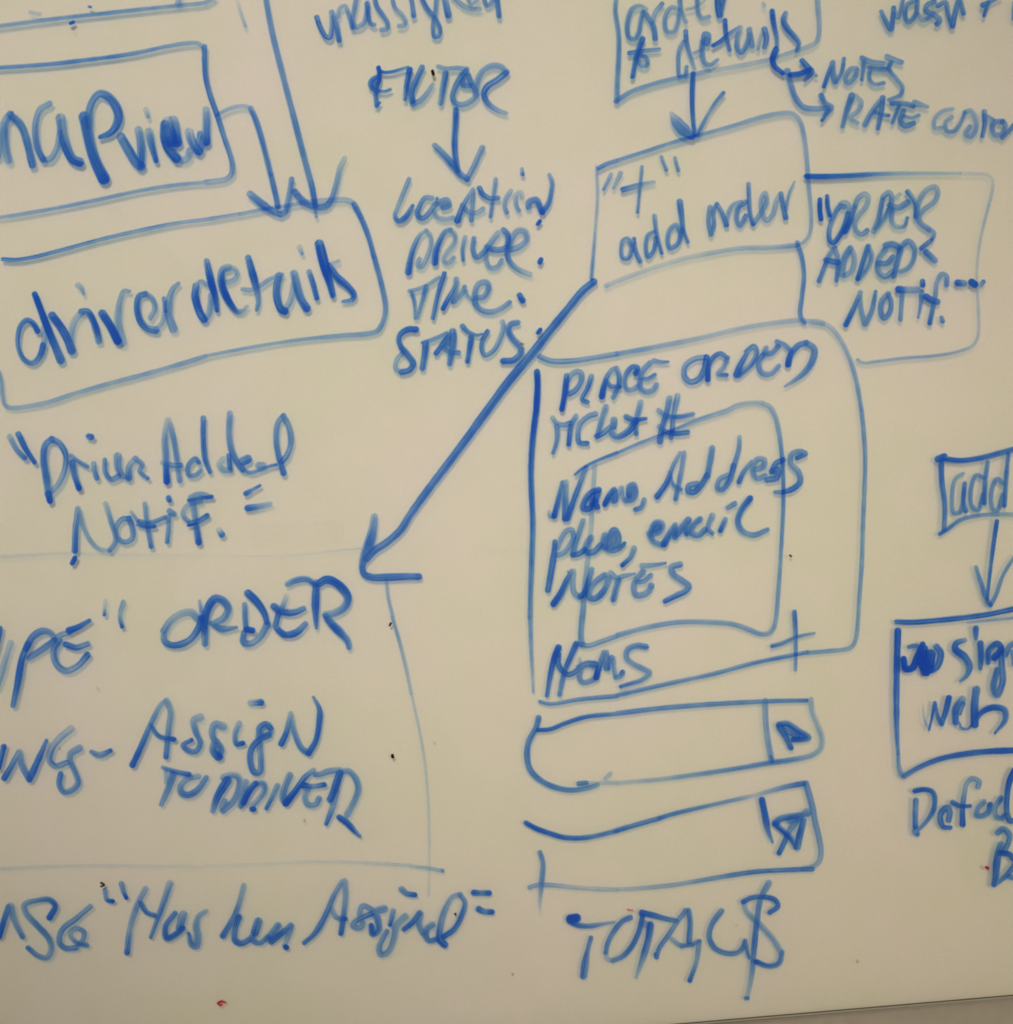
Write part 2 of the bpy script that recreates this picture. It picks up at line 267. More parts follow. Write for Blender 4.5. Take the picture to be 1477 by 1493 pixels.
exec_data = """
P drawn_box|B|bottom edge of a drawn box cut off at the top left corner
T 0 0 300
6.3 .8>1.1>.7 -40 193 250 155 520 122 800 92 1050 65 1290 40 1477 18 1535 -15
9 .3 1480 25 1540 -20
6 .4 220 88 285 102
3.5 1.3 640 48 652 52
4.5 1.8 508 168 526 160
8 .6 1290 -30 1275 30
T 300 0 300
5 .25>.6 225 0 250 90 285 190
P drawn_box|B|box drawn round the words map view
T 0 0 300
6.3 1.2>1.5>.7 -40 490 200 475 400 458 600 435 800 410 1000 378 1200 335 1350 312 1420 312 1465 345
T 300 0 300
7.5 1.5>1.2>.8 -8 335 -8 450 0 560 30 680 80 820 130 980 180 1130 192 1200 185 1250 150 1285 80 1300 0 1308
T 0 0 300
6 .8>1>.7 1477 1308 1250 1330 1000 1370 700 1435 400 1495 200 1530 100 1547 -40 1565
W handwritten_word|B|the word map, its first letter cut off
12 .8>1.1 58 1150 38 1060 30 960 40 870 75 822
11 1.3 75 825 145 890 185 990 210 1090 232 1185
13 1.1>.5 -20 1120 -5 1000 15 900
10 .8>1.2 355 745 290 785 258 870 255 980 275 1080 310 1145
9 .8 310 1145 360 1140 410 1060 430 950
14 .9>1.5 435 850 450 970 485 1080 525 1145 572 1165
17>16>18 1.1>1.5 605 840 625 930 650 1050 690 1170 745 1280
12>10>13>14>6 .8>1.5 640 900 645 780 680 700 720 672 785 700 835 770 850 840 830 910 790 955 720 985
W handwritten_word|B|the word view
14 1.2 870 985 920 1070 970 1155 1010 1195
12>11 .7>1.3 995 935 1012 1050 1010 1190
13>7 .7>1.7 1070 950 1088 1040 1120 1155
10>6 .4>.8 1050 790 1065 838
T 220 120 140
20 .5>1.6 265 620 280 750 300 900
16 .8>1.4 340 600 370 750 400 920
14 1.5 220 650 215 800 240 950 320 1080 400 1170
11 .7 400 1170 490 1200 570 1160 600 1060
13 .6>1.3 590 770 620 880 690 1000 740 1060
9 .7>1.1 700 1060 740 900 760 790
12 .6>1.3 850 430 855 600 850 760 850 920
12 1 800 900 760 1020
P drawn_arrow|B|bent arrow leading out of the map view box
T 300 0 300
6 .8>.6 80 828 140 795 190 775 250 763 300 768 330 795
8 1.2 322 780 350 840 390 960 435 1130 466 1255
T 350 200 200
8 1.1 330 400 365 550 395 680 405 750
10>11>9 1>1.4>.9 108 612 200 690 300 765 380 815 440 835
8.5 .9 430 835 490 805 515 700 540 580 557 455
P drawn_arrow|B|long arrow coming down from the top edge
T 300 0 300
8.5 .9>1.1 425 -40 475 230 545 510 625 820 700 1110 760 1340 785 1480
T 350 200 200
8>4 1>.7 770 500 795 650 805 760 820 860
10>9>8 1.2>1.1>.5 590 590 660 670 740 730 830 755 930 740 990 660 1040 500 1080 330 1128 230
P drawn_box|B|long rounded box drawn round the words driver details
T 0 300 300
5.5 1.7>1.2>.9 20 385 120 389 250 368 450 318 700 250 1000 180 1250 130 1477 100 1723 61
T 350 200 200
5.5 .9 0 830 200 790 400 755 540 735 660 712
8 .55>.7 660 712 850 690 1000 680 1150 682 1230 725 1300 860
8>7 1.1 1225 720 1300 860 1380 1060 1445 1294
T 300 300 300
8>7>5>5 1.1>.9>.9>.8 1210 370 1260 560 1290 720 1285 790 1260 860 1230 900 1150 920 1000 930 700 960 400 1005 150 1050 0 1080
T 0 300 300
6.5 .8>.6 1477 1080 1250 1150 1000 1220 700 1300 500 1360 350 1410 200 1440 80 1450 35 1430 15 1350 5 1250 -15 1180
W handwritten_word|B|the word driver in thick dark strokes
8>6.5>8 1.7>1.4>1.4 270 900 240 845 195 822 150 860 128 950 135 1030 170 1100 230 1130 280 1090 310 1000
9 .7 300 1060 320 960 315 880
8>12 2.2>2>1.1 250 635 300 770 350 900 400 1020 437 1110
12 1.7>1.2 375 790 430 860 480 950 515 1040
10 .55 515 1035 510 930 535 830 585 765
10>9>11 1.2>1.9>.9 585 762 630 762 670 830 695 910 708 970
9>4 .5>.8 560 572 582 585 602 635
12 1.8>2.1 735 775 790 860 845 970
13>11>5 .6>.8 880 985 850 860 850 760 865 670 890 612 930 615
8 .65 1080 805 1112 740 1090 660 1045 632
8.5>11 1.3>1.7>1.1 1045 632 1000 650 985 740 1010 830 1060 880 1120 895
7 .7 1120 890 1165 840 1180 760 1185 680
6 1.1 1178 665 1190 760
12>12>5 .7>.9 1245 885 1210 780 1215 680 1240 600 1282 558
W handwritten_word|B|the word details in thick dark strokes
T 240 370 180
6 .8 510 370 430 332 378 395
10.5 1.1>1.9>1.2 378 385 365 500 385 600 420 700 475 790
10 .7 480 785 530 720 555 600 560 500
9>11>6 1.2>2.2>1.4 505 90 530 220 560 360 600 500 628 680
7 .6 730 345 830 310 872 240 840 180 770 160
10>11>6 1>2.2>.6 770 165 700 190 675 290 690 400 740 520 800 620 870 695 940 685 988 635
9>11>9>5 1.2>2.1>.9>1.3 1000 50 1040 200 1080 350 1110 480 1120 580 1100 675
6 .8 930 425 1050 430 1150 380 1250 310 1410 250
11 1.1>1.8 1370 265 1345 380 1340 480 1360 590 1400 670 1440 685
T 300 300 300
9 .7 555 755 600 700 628 600 640 490
12 .9>1.4 635 490 650 560 680 660 725 735
8>7 .9>1.6 742 475 770 560 797 665
9>5 .4>.8 675 300 693 345
14>14>8 1.6>2.1>1.5 815 275 850 420 885 540 912 645
6 .5 955 400 890 425
9>11>9>5 1.3>1.7>1.2 885 430 950 520 1020 580 1065 640 1050 675 985 690
P handwritten_word|B|faint word unassigned cut off by the top edge
T 300 0 300
7 1.5>.8 798 125 825 200 865 265 890 270 905 200 905 90
8 .8>1.2 905 90 930 150 958 290
7 .8>1.1 945 120 965 60 1000 45 1030 110 1055 200
7 .9 1085 -30 1065 80 1055 150 1080 195 1130 170 1155 90 1160 20
8>6 1.2>.9 1160 30 1165 110 1185 170 1210 180
7 1.1>.8 1210 -30 1225 40 1275 115 1305 165 1300 205 1262 218
6.5 .8 1335 -30 1355 50 1410 110 1435 160 1420 185 1388 188
T 600 0 300
7 1 -20 -60 0 0 15 115
7 1.1>.8 65 -30 110 60 150 110 185 160 205 220 190 262 165 262 155 190 170 110 180 -30
10 .7>1.1 235 -30 265 110
7 .9>.7 290 -30 370 40 430 65 490 68
6 .8 400 -30 430 30 480 -10
7 1 515 -30 545 40 590 0
8 1.1 610 -30 628 115
P handwritten_word|B|the word filter in capitals above a down arrow
T 530 50 240
6>7 2.3>1.3>1 135 300 142 400 120 480 110 560 118 640
5 2.3>.9 130 310 170 342 260 340 330 320 400 300
7 1.7>1.3 125 385 75 415 62 455 90 495 130 512
5 1.4 130 512 190 517 240 500
4 1.2 118 645 145 615
8 .9 100 430 108 470
9>6 2.3>1.2 415 320 395 420 372 585
9 1.1>1.5 525 300 470 420 432 530 437 600
8>6 1>.6 440 625 510 595 570 530 622 450
7>6>7 .9 672 292 740 310 840 305 930 315
9>8 1.4>1 738 350 715 470 690 620
9>8 1.1>.8 920 330 870 390 820 490 800 570 830 620 900 630 980 590 1020 540
8 1 900 370 890 450 960 460
8 1 940 370 970 440 1010 510
9 .8 1005 560 1020 430 1070 330 1150 285 1230 290 1285 340
9>9>6 1.2>1.5>.6 1283 345 1200 410 1110 470 1080 540 1120 620 1200 680 1280 710
P drawn_arrow|B|short arrow pointing down under the word filter
8.5 1.6>1.3 830 680 825 800 815 950 820 1080 845 1230
8>11>9 .9>1.3>1 640 1000 720 1080 800 1170 870 1260 930 1300
8.5 .8 930 1300 990 1190 1030 1100 1067 1022
P handwritten_note|E|list of capital words location driver time status
W handwritten_word|B|the word location
T 560 230 260
7>6 .8 208 180 150 320 95 460
6>8.5>6 1>1.6>1.1 88 470 95 505 125 525 180 490 237 400
7>8 .8>1.5>.9 400 335 340 335 290 415 280 480 320 500 380 450 420 390
5 1 440 340 428 400
7 .7 410 440 440 490 500 510 572 498
9 1 450 375 520 355 535 395 490 410
9>5 1.8>.7 608 520 650 410 700 320 738 260
6.5 .9 740 270 730 400 722 520
7 1.1>.7 645 395 700 450 760 458 822 425
8>7 1.5>1 790 255 820 305 880 338 945 335
7>5 .7>1 925 180 905 320 880 490
7 .6>.8 1050 275 1005 350 998 410 1017 455
7 .6>.8 1145 330 1135 290 1100 300 1088 360 1100 410 1117 440
5.5 .8>1.2 1140 95 1147 140
9.5 1.1>1.4 1195 410 1200 370 1260 350 1290 400 1310 450
8>6 1.4>.8 1310 450 1360 380 1385 270 1392 200 1368 145
W handwritten_word|B|the word driver in capitals under location
9>6 1.9>.7 200 950 215 850 250 730 300 640 350 605
7 .65 350 605 385 650 385 740 350 840 310 905 278 890 295 840
9>8 1.9>.8 420 870 430 780 460 690 510 610 550 600
7 .65 550 600 590 640 580 710 520 790 492 850 530 875 577 830
7>5 .7>1.1 672 660 650 750 655 850
7>9 1>1.3>.6 745 670 735 760 765 825 820 790 880 710 945 625
8 1.3 850 740 900 762 980 760 1010 745
7 .8 845 780 845 850 880 912 940 905 977 850
8 1.3 988 600 1025 640 1022 720
9 .8 1030 760 1050 680 1110 605 1170 615 1182 680 1120 740 1040 765
8>7 1.3>.6 1015 750 1030 840 1100 920 1212 970
W handwritten_word|B|the word time
6 .9 210 1105 280 1090 360 1055 455 995
6>5 1.1>.6 230 1110 252 1200 258 1330
8>5 1.3>.8 350 1070 320 1180 275 1330
7>6 1.6>1.3 500 960 450 1120 405 1330
7>6 2.2>.7 488 1250 540 1150 580 1080 600 1010
9 .8>1 600 1010 590 1110 575 1190
7 .8 585 1190 640 1130 668 1070
6 .8 668 1075 690 1140 735 1180
8>9>7 .9 760 1165 830 1150 870 1065 840 1030 780 1050 750 1140 760 1220 820 1270 900 1278 980 1245 1040 1200
W handwritten_word|B|the word status
T 540 460 240
9>7.5 2>1.2 410 127 340 125 270 170 255 230 280 290
9 1.3 280 290 340 360 385 430 350 490 280 508
7 .8 280 508 230 480 238 400 295 335
6.5 1.1 470 245 560 215 685 162
10>8 1.5>1.2 500 250 490 340 467 475
7 1.5 590 342 640 270 700 180
9 1 700 180 690 260
11>8 1.1 740 150 742 250 710 435
7 1.1 650 290 720 332 793 335
8>4 1.1 828 100 880 150 960 178 1002 168
9>7 1.3>1.5 905 195 890 290 870 412
7>7>8 1.5>1>.7 1052 145 1010 220 1000 300 1030 355 1100 320 1160 220 1195 100 1185 60
8>9>9 1.2>1.1>1.5 1322 65 1260 80 1240 140 1280 210 1350 290 1350 340 1290 400 1190 410
P ink_dot|B|dot after the word location
T 560 230 260
5.5 2.4 1272 552 1290 528
P ink_dot|B|dot after the word driver
6.5 2.2 1290 868 1300 846
P ink_dot|B|slanted dot after the word time
8 2.2 1122 1140 1150 1185
P ink_dot|B|dot after the word status beside the diagonal arrow
T 600 300 300
6 2.3 908 912 924 892
P drawn_arrow|B|long diagonal arrow running down left to the word order
T 0 0 1477
10>12>12>11>10 1.5>1.2 866 411 850 424 830 448 803 481 773 519 742 556 710 599 681 639 651 679 620 720 596 754 584 773 564 791 546 803 535 815
T 300 600 300
10>14>15>9 .7>1.2>1.1 1212 755 1200 850 1170 960 1135 1060 1122 1130
9>12>10 1.2>1.3>1.1 1122 1120 1135 1165 1190 1190 1300 1190 1430 1187 1530 1186
P drawn_box|B|box drawn round the words add order with a plus sign
T 600 0 300
6.5 1.4>1.1 1340 1212 1400 1180 1477 1155
T 900 0 300
6>6>7>7>5 1>.8>.6>.6 0 1155 200 1090 400 1025 600 970 850 900 1050 840 1180 815 1260 820 1310 870 1340 980 1360 1150 1375 1350 1390 1530 1388 1640 1370 1700 1330 1745 1290 1760
T 860 220 320
5 .5>.6>1.1 45 105 52 300 35 550 10 860
T 900 300 300
7 .8>.6>.35>.5 1290 285 1100 300 900 305 700 335 500 375 250 450 0 540 -80 575
W handwritten_word|B|plus sign between quotation marks
T 860 220 320
6.5>4 .7>1 143 160 92 262
6.5>4 .8>1 208 150 158 255
5>4.5 .8>1 350 110 335 250 320 415
8>6 1.6>.6 222 262 330 232 430 214
5.5 .7>1.2 482 42 517 130
5.5 .9>1.2 572 50 595 132
W handwritten_word|B|the word add beside the word order
6.5 1.1 275 640 255 595 225 605 212 660 222 720 255 725 285 650 295 595
6.5 1.1 295 595 310 680 340 745
6.5 1.1 432 545 390 570 375 650 392 715 430 670 445 590
7>5 .9>1.2 435 440 450 560 485 690
7 1 605 545 580 500 540 530 522 600 540 655 590 630 620 530
10>5 1>1.1 605 345 617 440 628 530 660 615
W handwritten_word|B|the word order inside the plus box
6.5 1 808 380 798 470 815 565
6 1.1 815 565 835 500 832 400 855 360
7 .9>1.2 855 360 890 420 920 500
6 .8 920 500 932 420 965 365 1020 345
7.5 1.1 1050 345 1000 380 985 460 1010 505 1050 440
6.5 1.1 1068 225 1072 330 1080 430 1100 495
7 1>.7 1100 492 1150 420 1190 340 1180 285 1155 320 1155 400 1190 470 1230 430 1255 340 1285 290
7>8 1.2 1285 290 1300 360 1318 450
6>3 1>.8 1316 400 1340 290 1377 210
P connector_line|B|short upright line between the plus box and the place order box
T 900 300 300
6.5 1.1>.9 1290 265 1325 370 1340 500 1325 650 1313 780 1342 842
P drawn_box|B|box round the words order details at the top edge
T 870 0 220
6.5>8 .8>1.1>1>.9 192 -40 180 100 195 200 215 350 212 600 200 800 198 990
7.5 .9>.8>.6 188 995 330 905 500 845 700 790 900 745 1100 700
T 1040 0 220
7>6>8 .6>.7>.7 -41 700 300 640 550 585 750 520 900 470 1000 420 1030 350 1035 200 1025 100 1015 -60
W handwritten_word|B|the word order at the top edge
T 870 0 220
7.5>7 .7>1>1 480 95 420 65 350 90 310 180 298 290 320 370 370 385 410 320 430 200 455 120
8 1 470 130 520 200 560 280 572 380
6.5 .9>.8>1.3 545 230 570 130 640 40
7 .8>.9 790 90 730 80 680 140 665 230 690 310 750 315 790 230 810 100
8>6 1>.7 812 -40 820 60 850 170 875 220
5.5 .6>.5 880 95 960 75 1050 10
7.5 1>.7 985 -40 985 80 1010 160 1050 185 1095 170
10 1.7>1.4 1185 -40 1190 80 1205 150
7 1.3 1250 -40 1215 120
W ink_star|B|star mark before the word details
8>6 1.8>1.6 448 385 400 520 370 640 348 755
7>6 1.6>1.2 320 525 450 505 610 487
6 1.3>.8 410 545 470 560 500 610 480 650 430 640 400 580
W handwritten_word|B|the word details under the word order
6>6.5 1>.8 880 660 860 742 810 745 798 640 805 500 850 410
7.5>5 1.3>1>.7 870 312 880 420 920 560 960 680
6 .8 955 525 1020 500
9 1 1080 430 1090 350 1060 340 1050 420
8>8>5 1.1>.8>1.2 1035 410 1030 520 1060 620 1110 640 1182 590
7>6 1.5>1 1255 205 1265 340 1300 490
6 1.9>.8 1140 450 1210 410 1290 340 1400 270
T 1040 0 220
8 .8>1.2>.9 265 275 235 370 238 480 270 515 310 470 345 370 355 290
9 1.1>.7 350 300 378 450
6 .6 435 480 455 390 490 300
9>7 1.2>1 500 290 520 370 500 465
8>6 1.9>1.3>.8 575 115 590 230 620 370 620 455
8>9>8>5 .9>1.5>.8 708 135 685 200 730 290 800 370 838 430 810 500
6.5 .6 488 42 496 58
P drawn_arrow|B|small hooked arrow pointing to the word notes
9>6 1.9>2.2 612 490 580 580 600 650 680 720
9 .45 690 712 735 700
8 1.9 755 737 850 725 940 690
8>9>5 2>1.2 868 600 930 670 960 705 895 790
5.5 .5>1.1 980 710 1005 745
P drawn_arrow|B|curved arrow pointing to the word rate
8.5>8 .7>1.2>1 722 695 760 830 800 950 880 1050 980 1067 1120 1060
8>9>5 1.3>1.1>1.5 1055 940 1100 1020 1155 1055 1110 1110 1063 1182
P handwritten_word|B|the word notes in small capitals beside a hooked arrow
T 1177 0 300
5.5>7 1.7>1 118 625 150 530 185 450
9 .9 180 460 183 520 200 588
6 1.1 205 590 245 520 262 425
7 .9 352 495 310 500 272 570 292 598 340 555 358 505
8 1.2>1 392 420 460 448 540 460
8>5 1.1>1 410 440 400 500 390 575
8 1 445 490 510 500 560 498
6 1.1>1.2 455 500 442 560 480 608 547 600
9>7 1 572 410 620 430 675 450
7>6 1.2>.9 600 450 582 490 640 570 682 630 670 680 585 720
P handwritten_note|E|the words rate custom beside a curved arrow
W handwritten_word|B|the word rate
10>6 1.4>1.1 318 690 280 800 250 912
7 .7 345 690 388 740 360 800 305 850 357 887
8 1.2 410 900 460 810 542 705
9>6 1.2>1.1 540 705 530 800 505 925
6 1.2 480 805 530 825 582 832
8 1.2 608 745 700 748 760 762
7>5 1 660 760 630 830 608 882
9>5 .9 770 740 862 770
8 1.1 690 800 668 870 700 905 762 888
6 1.1 700 840 750 850 798 832
W handwritten_word|B|the word custom running off the right edge
6 .7 1042 785 970 800 910 860 915 922 962 920
7>6 .8>1.1>.9 1035 845 990 880 1000 940 1050 945 1100 880 1130 810
8 .8 1130 810 1170 800 1205 850 1210 920 1170 985 1135 965 1165 915
8>6 1.1 1270 805 1275 880 1255 982
7 .9 1270 830 1330 865
8 .9 1400 875 1340 880 1325 930 1350 970 1400 960 1420 900 1400 875
6 1.2 1398 990 1440 950 1490 890
P handwritten_word|B|word wash with a plus sign cut off by the top right edge
7 1.3 530 88 570 170 600 215 612 140 620 60
6 1.1 620 60 648 130 690 -20
7 1.1 775 5 715 40 700 110 725 160 775 110 790 10
6 1 790 100 830 150 880 120 905 95
8 1.1 910 15 860 40 850 80 910 110 950 150 930 175
7 1.2 935 45 990 20 1010 100 1040 190
8 1.2>.9 1040 190 1060 90 1090 -20
7 1.1 1090 -20 1120 100
8>4 1.3>1 1258 40 1310 15 1390 -20
7>5 1.1>1.4 1300 20 1267 115
5 1 1480 20 1480 140
P drawn_box|B|thin outlined box round the words order added notif
T 1160 220 240
7.5>7>6>5 2.2>1.9>1>.5>.4 95 230 200 233 350 230 500 224 700 212 1000 205 1477 205
T 1177 0 300
5 .2>.5 850 1250 1200 1250 1290 1260 1330 1300 1320 1400 1300 1480
T 1177 300 300
4.5 .5>.4>.5>.9>.7 1300 0 1240 250 1215 500 1225 700 1230 850 1220 950 1180 1010 1080 1050 900 1080 700 1095 500 1120 400 1130 360 1108
W handwritten_word|B|the word order after a quotation mark
T 1160 220 240
6.5 2.5 217 440 217 530 228 615
6.5 1.8>1.4 282 410 288 500 308 580
7 1.2>.9>1.6>1.3 440 505 400 500 340 590 300 720 310 810 340 825 400 750 440 660 470 560
7 .7 475 540 475 490 440 465 400 480
9>7 1.9>1.1 440 725 490 620 525 500
8>7 1>.7>.8>1.1 525 520 560 430 620 390 652 420 630 500 560 590 528 650 545 720 590 752 640 718
8>7 .9>1.2 700 725 740 620 780 430
8 1 785 415 835 378 862 420 840 520 790 610 720 700
6 .5 870 450 930 395
9 1.1 840 490 920 512 1005 465
8>5 1.1>.8>1.2 868 530 860 620 900 680 970 680 1000 605
8 1.2 1005 370 1050 430 1082 500 1078 590
8 .8>.7>.9>1.1 1080 565 1110 440 1180 350 1250 330 1275 380 1240 460 1150 530 1100 600 1125 655 1200 710
8>5 .8>1.1 1200 710 1240 745 1225 792
W quotation_mark|B|
7 1.9>1 1125 880 1212 808
9 1.5>.8 1170 912 1248 985
W handwritten_word|B|the word added in capitals
7 1.5>.8 210 1170 260 1040 300 940 350 870
8>6 .7>1.2 350 870 378 980 365 1168
8 1.5>1.2 270 982 380 1005
10 .9 412 1110 435 970 485 885
8 .8 490 870 525 950 500 1080 440 1122
9>7 1>1.4 650 862 600 1010 557 1150
7 .9 650 862 682 930 650 1040 580 1142
10 1.4>1 810 850 870 840 930 870
9>8 .9>1 800 890 740 980 740 1080 800 1132 865 1090
8 1.2 740 1010 820 1010 872 955
9 1.1 880 1125 910 1000 940 880
9>8>7 .9>.7 940 870 1010 815 1065 880 1050 990 1000 1060 940 1085
W handwritten_word|B|the word notif followed by three dots
T 1177 300 300
8>7 2>.8 275 855 330 740 380 625
7>9 .7 378 625 385 740 412 850
9>5 .9>1.2 415 850 460 760 490 618
9>7 .8>1>1.2 580 635 535 690 530 770 550 808 592 760 600 690 580 640
10 1.9>.7>.8 655 603 720 606 788 605
6.5 1>1 682 620 675 720 668 820
7>3.5 1.1>1 820 620 815 700 795 805
7.5 1.4 825 545 828 572
7 1.2>.8>1>1.7 998 572 998 510 965 492 930 550 918 650 900 740 878 845
9.5 2.2>1.1 850 655 890 680 932 692
6.5 1 962 805 972 832
10 1.9>.8 1078 555 1124 560
10 2.3 1178 550 1202 568
6.5 .6>1.2 1240 578 1262 548
P drawn_box|B|tall rounded box drawn round the place order list
T 600 300 300
7.5 1>.8 920 1085 1000 1115 1150 1115 1300 1095 1477 1065
T 900 300 300
7 .8>.45>.5 0 1065 300 1010 600 950 900 880 1150 840 1320 825 1477 850
T 1177 300 300
8>6>6 .5>.8>1.1 40 832 100 840 170 880 230 950 300 1090 350 1250 390 1477
T 1177 600 300
6 1>.9>.8 390 0 405 150 415 350 410 550 400 800 390 1100 370 1380 365 1477 345 1640 310 1695 150 1720 0 1732
T 900 900 300
6>6.5 1.1>.9>1 1364 252 1250 275 1000 325 700 405 400 470 0 560
T 600 900 300
6.5>5 1.1 1477 565 1200 590 1000 622 922 605
T 600 300 300
8.5 2.6 902 1195 905 1300 895 1477
T 600 600 300
8.5>8>7.5 2.3>1.6>1.2>1 893 0 870 200 858 400 860 550 870 800 862 1100 855 1300 852 1477
T 600 900 300
7.5>3.5 1>.9>.6 852 0 860 250 868 400 875 540
W handwritten_word|B|the word place in capitals
T 800 480 220
9>7.5 1.3>2.6 178 460 165 580 150 680 130 785
8 .8>1.2>1.6 190 500 220 450 280 418 320 440 312 520 260 600 200 635
8>6 1>1.4>1.1 418 465 380 580 328 690 380 716
9>6.5 2.6>1.4>.8 520 660 540 560 570 470 620 400 660 382
8>7 .8>1.2>.9 665 385 692 470 675 580 632 670
6.5 .9>1.4 560 505 610 560 695 566
7.5>7 2>1>.8 850 438 872 380 820 370 760 440 742 530 770 592 830 590 872 560
8.5 .9 990 335 920 410 892 500 900 580 960 615 1020 600 1055 548
6.5 1>1.3 905 492 970 490 1038 452
7>4 .9>1.4 1028 312 1100 325 1168 325
W handwritten_word|B|the word order in capitals after place
T 900 300 300
8.5 .9>1.1>1.6 640 1090 560 1100 490 1150 480 1220 520 1265 580 1250 622 1180 640 1090
8>7 1.9>1 650 1250 655 1150 690 1090 740 1062 790 1095
7>6 .8>.7>1.3 790 1095 760 1165 722 1210 785 1218
10>7 1.9>1.1 855 1215 880 1150 930 1060
7>9 1>1.2 925 1050 980 1012 1000 1055 960 1140 872 1218
8 1.1 1068 1025 1055 1060 1105 1060 1155 1010
9>7 1.1>.9 1045 1075 1015 1130 1040 1200 1100 1208 1158 1152
7 1.2>1 1145 978 1200 1000 1248 1045
9>8 2>1.3>1 1225 1142 1240 1080 1300 1005 1355 985
9>10>8>3 1>1.1>.9 1355 985 1412 1030 1400 1110 1350 1190 1280 1250 1202 1300
W handwritten_word|B|the word ticket
T 800 480 220
7 .8>1.2 38 870 80 922 150 938 210 920
9>5 .9>1.1>1.6 82 950 88 1040 72 1130 42 1215
8>7 .9>1.6 268 855 220 940 195 1130
8>7 1.1>.9>1.4 460 830 390 855 310 930 285 1030 300 1110 378 1120
9>8 .8>1.1 562 765 520 890 480 1040
8 1.5>.9 470 1050 530 1020 590 970
10 1 640 890 630 960
8>9>10 .9>1.6 600 960 610 1010 660 1052 720 1040 800 980 850 900
9>7 .8>1.2 900 720 880 800 850 920 858 1025
8>5 1.2>1.5 758 860 830 888 950 878
W number_sign|B|number sign after the word ticket
9>8>9 .8>1.2>.9 1182 680 1150 830 1110 960 1088 1100
9>6 .8>1 1262 655 1230 790 1198 1070
7 .8>1.8>1.2 1075 795 1160 850 1280 858 1410 833
7 .9>1.8>1.4 1080 955 1150 1008 1250 1022 1360 1010
W drawn_box|B|inner box drawn over the name and address lines
T 600 600 300
4>5 1.3 1175 455 1230 410 1300 370 1477 298
T 900 600 300
5>6>8 1.1>.8>.5 0 301 150 235 280 185 430 125 600 55 800 -10 850 -37 950 -57 1040 -57
8>6>6>7 .5>1.2>.9>.7 1040 -57 1095 -30 1130 30 1155 120 1175 250 1190 450 1190 700 1175 1000 1155 1300 1140 1477 1125 1547
7 .8 1125 1547 1090 1592 1030 1597 950 1567 830 1527 650 1512 450 1512 250 1542 0 1607
T 600 900 300
6.5>7.5 .9>.8 1477 135 1350 180 1270 205 1225 195
T 600 600 300
7>7>9 .45>.4>.8 1315 370 1300 600 1290 800 1265 1050 1240 1300 1225 1477
T 600 900 300
9 .85 1225 0 1215 130 1222 195
W handwritten_word|B|the word name
T 780 640 220
6 .6>1 140 715 148 760 185 762
9>7 1.8>.8 190 755 230 600 272 430
8>10 .8>1.3 305 425 298 600 295 780
9>8>7 2.3>1.6>.9 315 780 380 600 440 440 500 285
9 1.5 625 500 560 520 490 600 470 680 530 685 595 610
10>8 1.4 615 520 590 620 612 672
9 .7 550 590 560 630
8>9 2.3>1 685 640 735 545 775 500
11 1.1 775 520 775 600
8 .8 790 590 845 485
6 .8 850 500 865 580 890 600
10 .9>1.2 890 600 950 590 980 520 960 455 925 480 920 550
8>7 1>1.5 1070 600 1040 670 985 692
W handwritten_word|B|the word address
T 900 600 300
9>5 2.1>.9 285 612 350 520 400 390 450 295
8>7 .7>1 480 300 460 420 418 630
6 .9>1.2 375 440 400 525 455 562
9 .9>1.6 570 520 515 535 510 572 550 580 600 530 645 460
10>9 .8>1.2 680 265 662 370 645 465
8>8>9 .9>1.5 790 460 735 490 718 550 750 562 800 500 835 390
6>8 .9>1.2 877 185 872 270 840 380
7>6 1.6>.8 872 508 910 430 965 365
8 .9 985 420 1045 400 1055 350 1005 345 970 420 1000 482 1060 465
9 1 1190 350 1140 375 1110 430
9 1.1 1110 430 1150 420 1140 480 1075 490
7>8>9>9>5 1.6>.9>.9>1.4>1.2 1290 335 1350 305 1310 288 1250 310 1242 370 1300 440 1312 500 1270 550 1200 577 1132 580
W handwritten_word|B|the word phone
T 780 740 180
7>10>8 1.3>1.2>1.5 238 410 225 560 195 760 155 990
8 .8>1>.8 265 490 300 400 380 280 440 270 462 350 420 450 340 550 265 575
8>9 .9>1.1 577 160 530 300 480 440 455 560
8 1.3 450 570 530 552 595 505
10>9 .9>1.4 670 365 620 440 605 510 650 545 710 530 785 455
10 .9 835 335 815 420 850 480
11 1.1 880 470 900 350 950 280 990 350 975 430 920 470
10>5 1.1>.9>1.9 840 480 920 520 1000 500 1072 430
9>6 .8>1.1>2 1185 490 1140 600 1045 692
W handwritten_word|B|the word email
T 900 600 300
11>8 .9>1.1>.8 235 880 300 860 320 810 280 800 240 870 255 930 310 958
9 .9 270 850 300 830
10>8 1.9>.9 335 952 375 880 415 815
10 1 412 830 415 900
11>10 1.1 425 880 510 780
10 .8>1.1 505 785 500 875
9 1.1 592 775 550 815 530 870 580 890 630 850
9>6 .8>1.1 682 750 650 840 682 876
8 1.1>1.5 775 778 740 855
7.5 1.1 793 692 842 662
9>9>7 1.6>1.2>.8>1.1 952 625 890 710 865 790 900 860 980 887 1077 850
W handwritten_word|B|the word notes in capitals under email
T 780 740 180
10>8 2.3>1.6>.9 225 1155 310 1030 380 880 440 770
8 .7>.9 462 760 450 900 470 1020 530 1072
9>7 1.7>.9 545 1065 590 1030 640 880 680 740
9 1.2>.8>1.6>.7 835 810 720 900 652 1000 652 1075 720 1090 820 1000 885 850
9>7>3 .8>1.2 905 790 980 845 1060 822 1195 795
9 1 1005 860 970 970 938 1100
9 .9 1295 770 1210 870 1182 960 1210 1045 1290 1045 1350 1010 1392 935
7 1 1220 890 1300 885 1385 812
8>4 .8>1.2 1280 700 1360 695 1477 682 1560 668
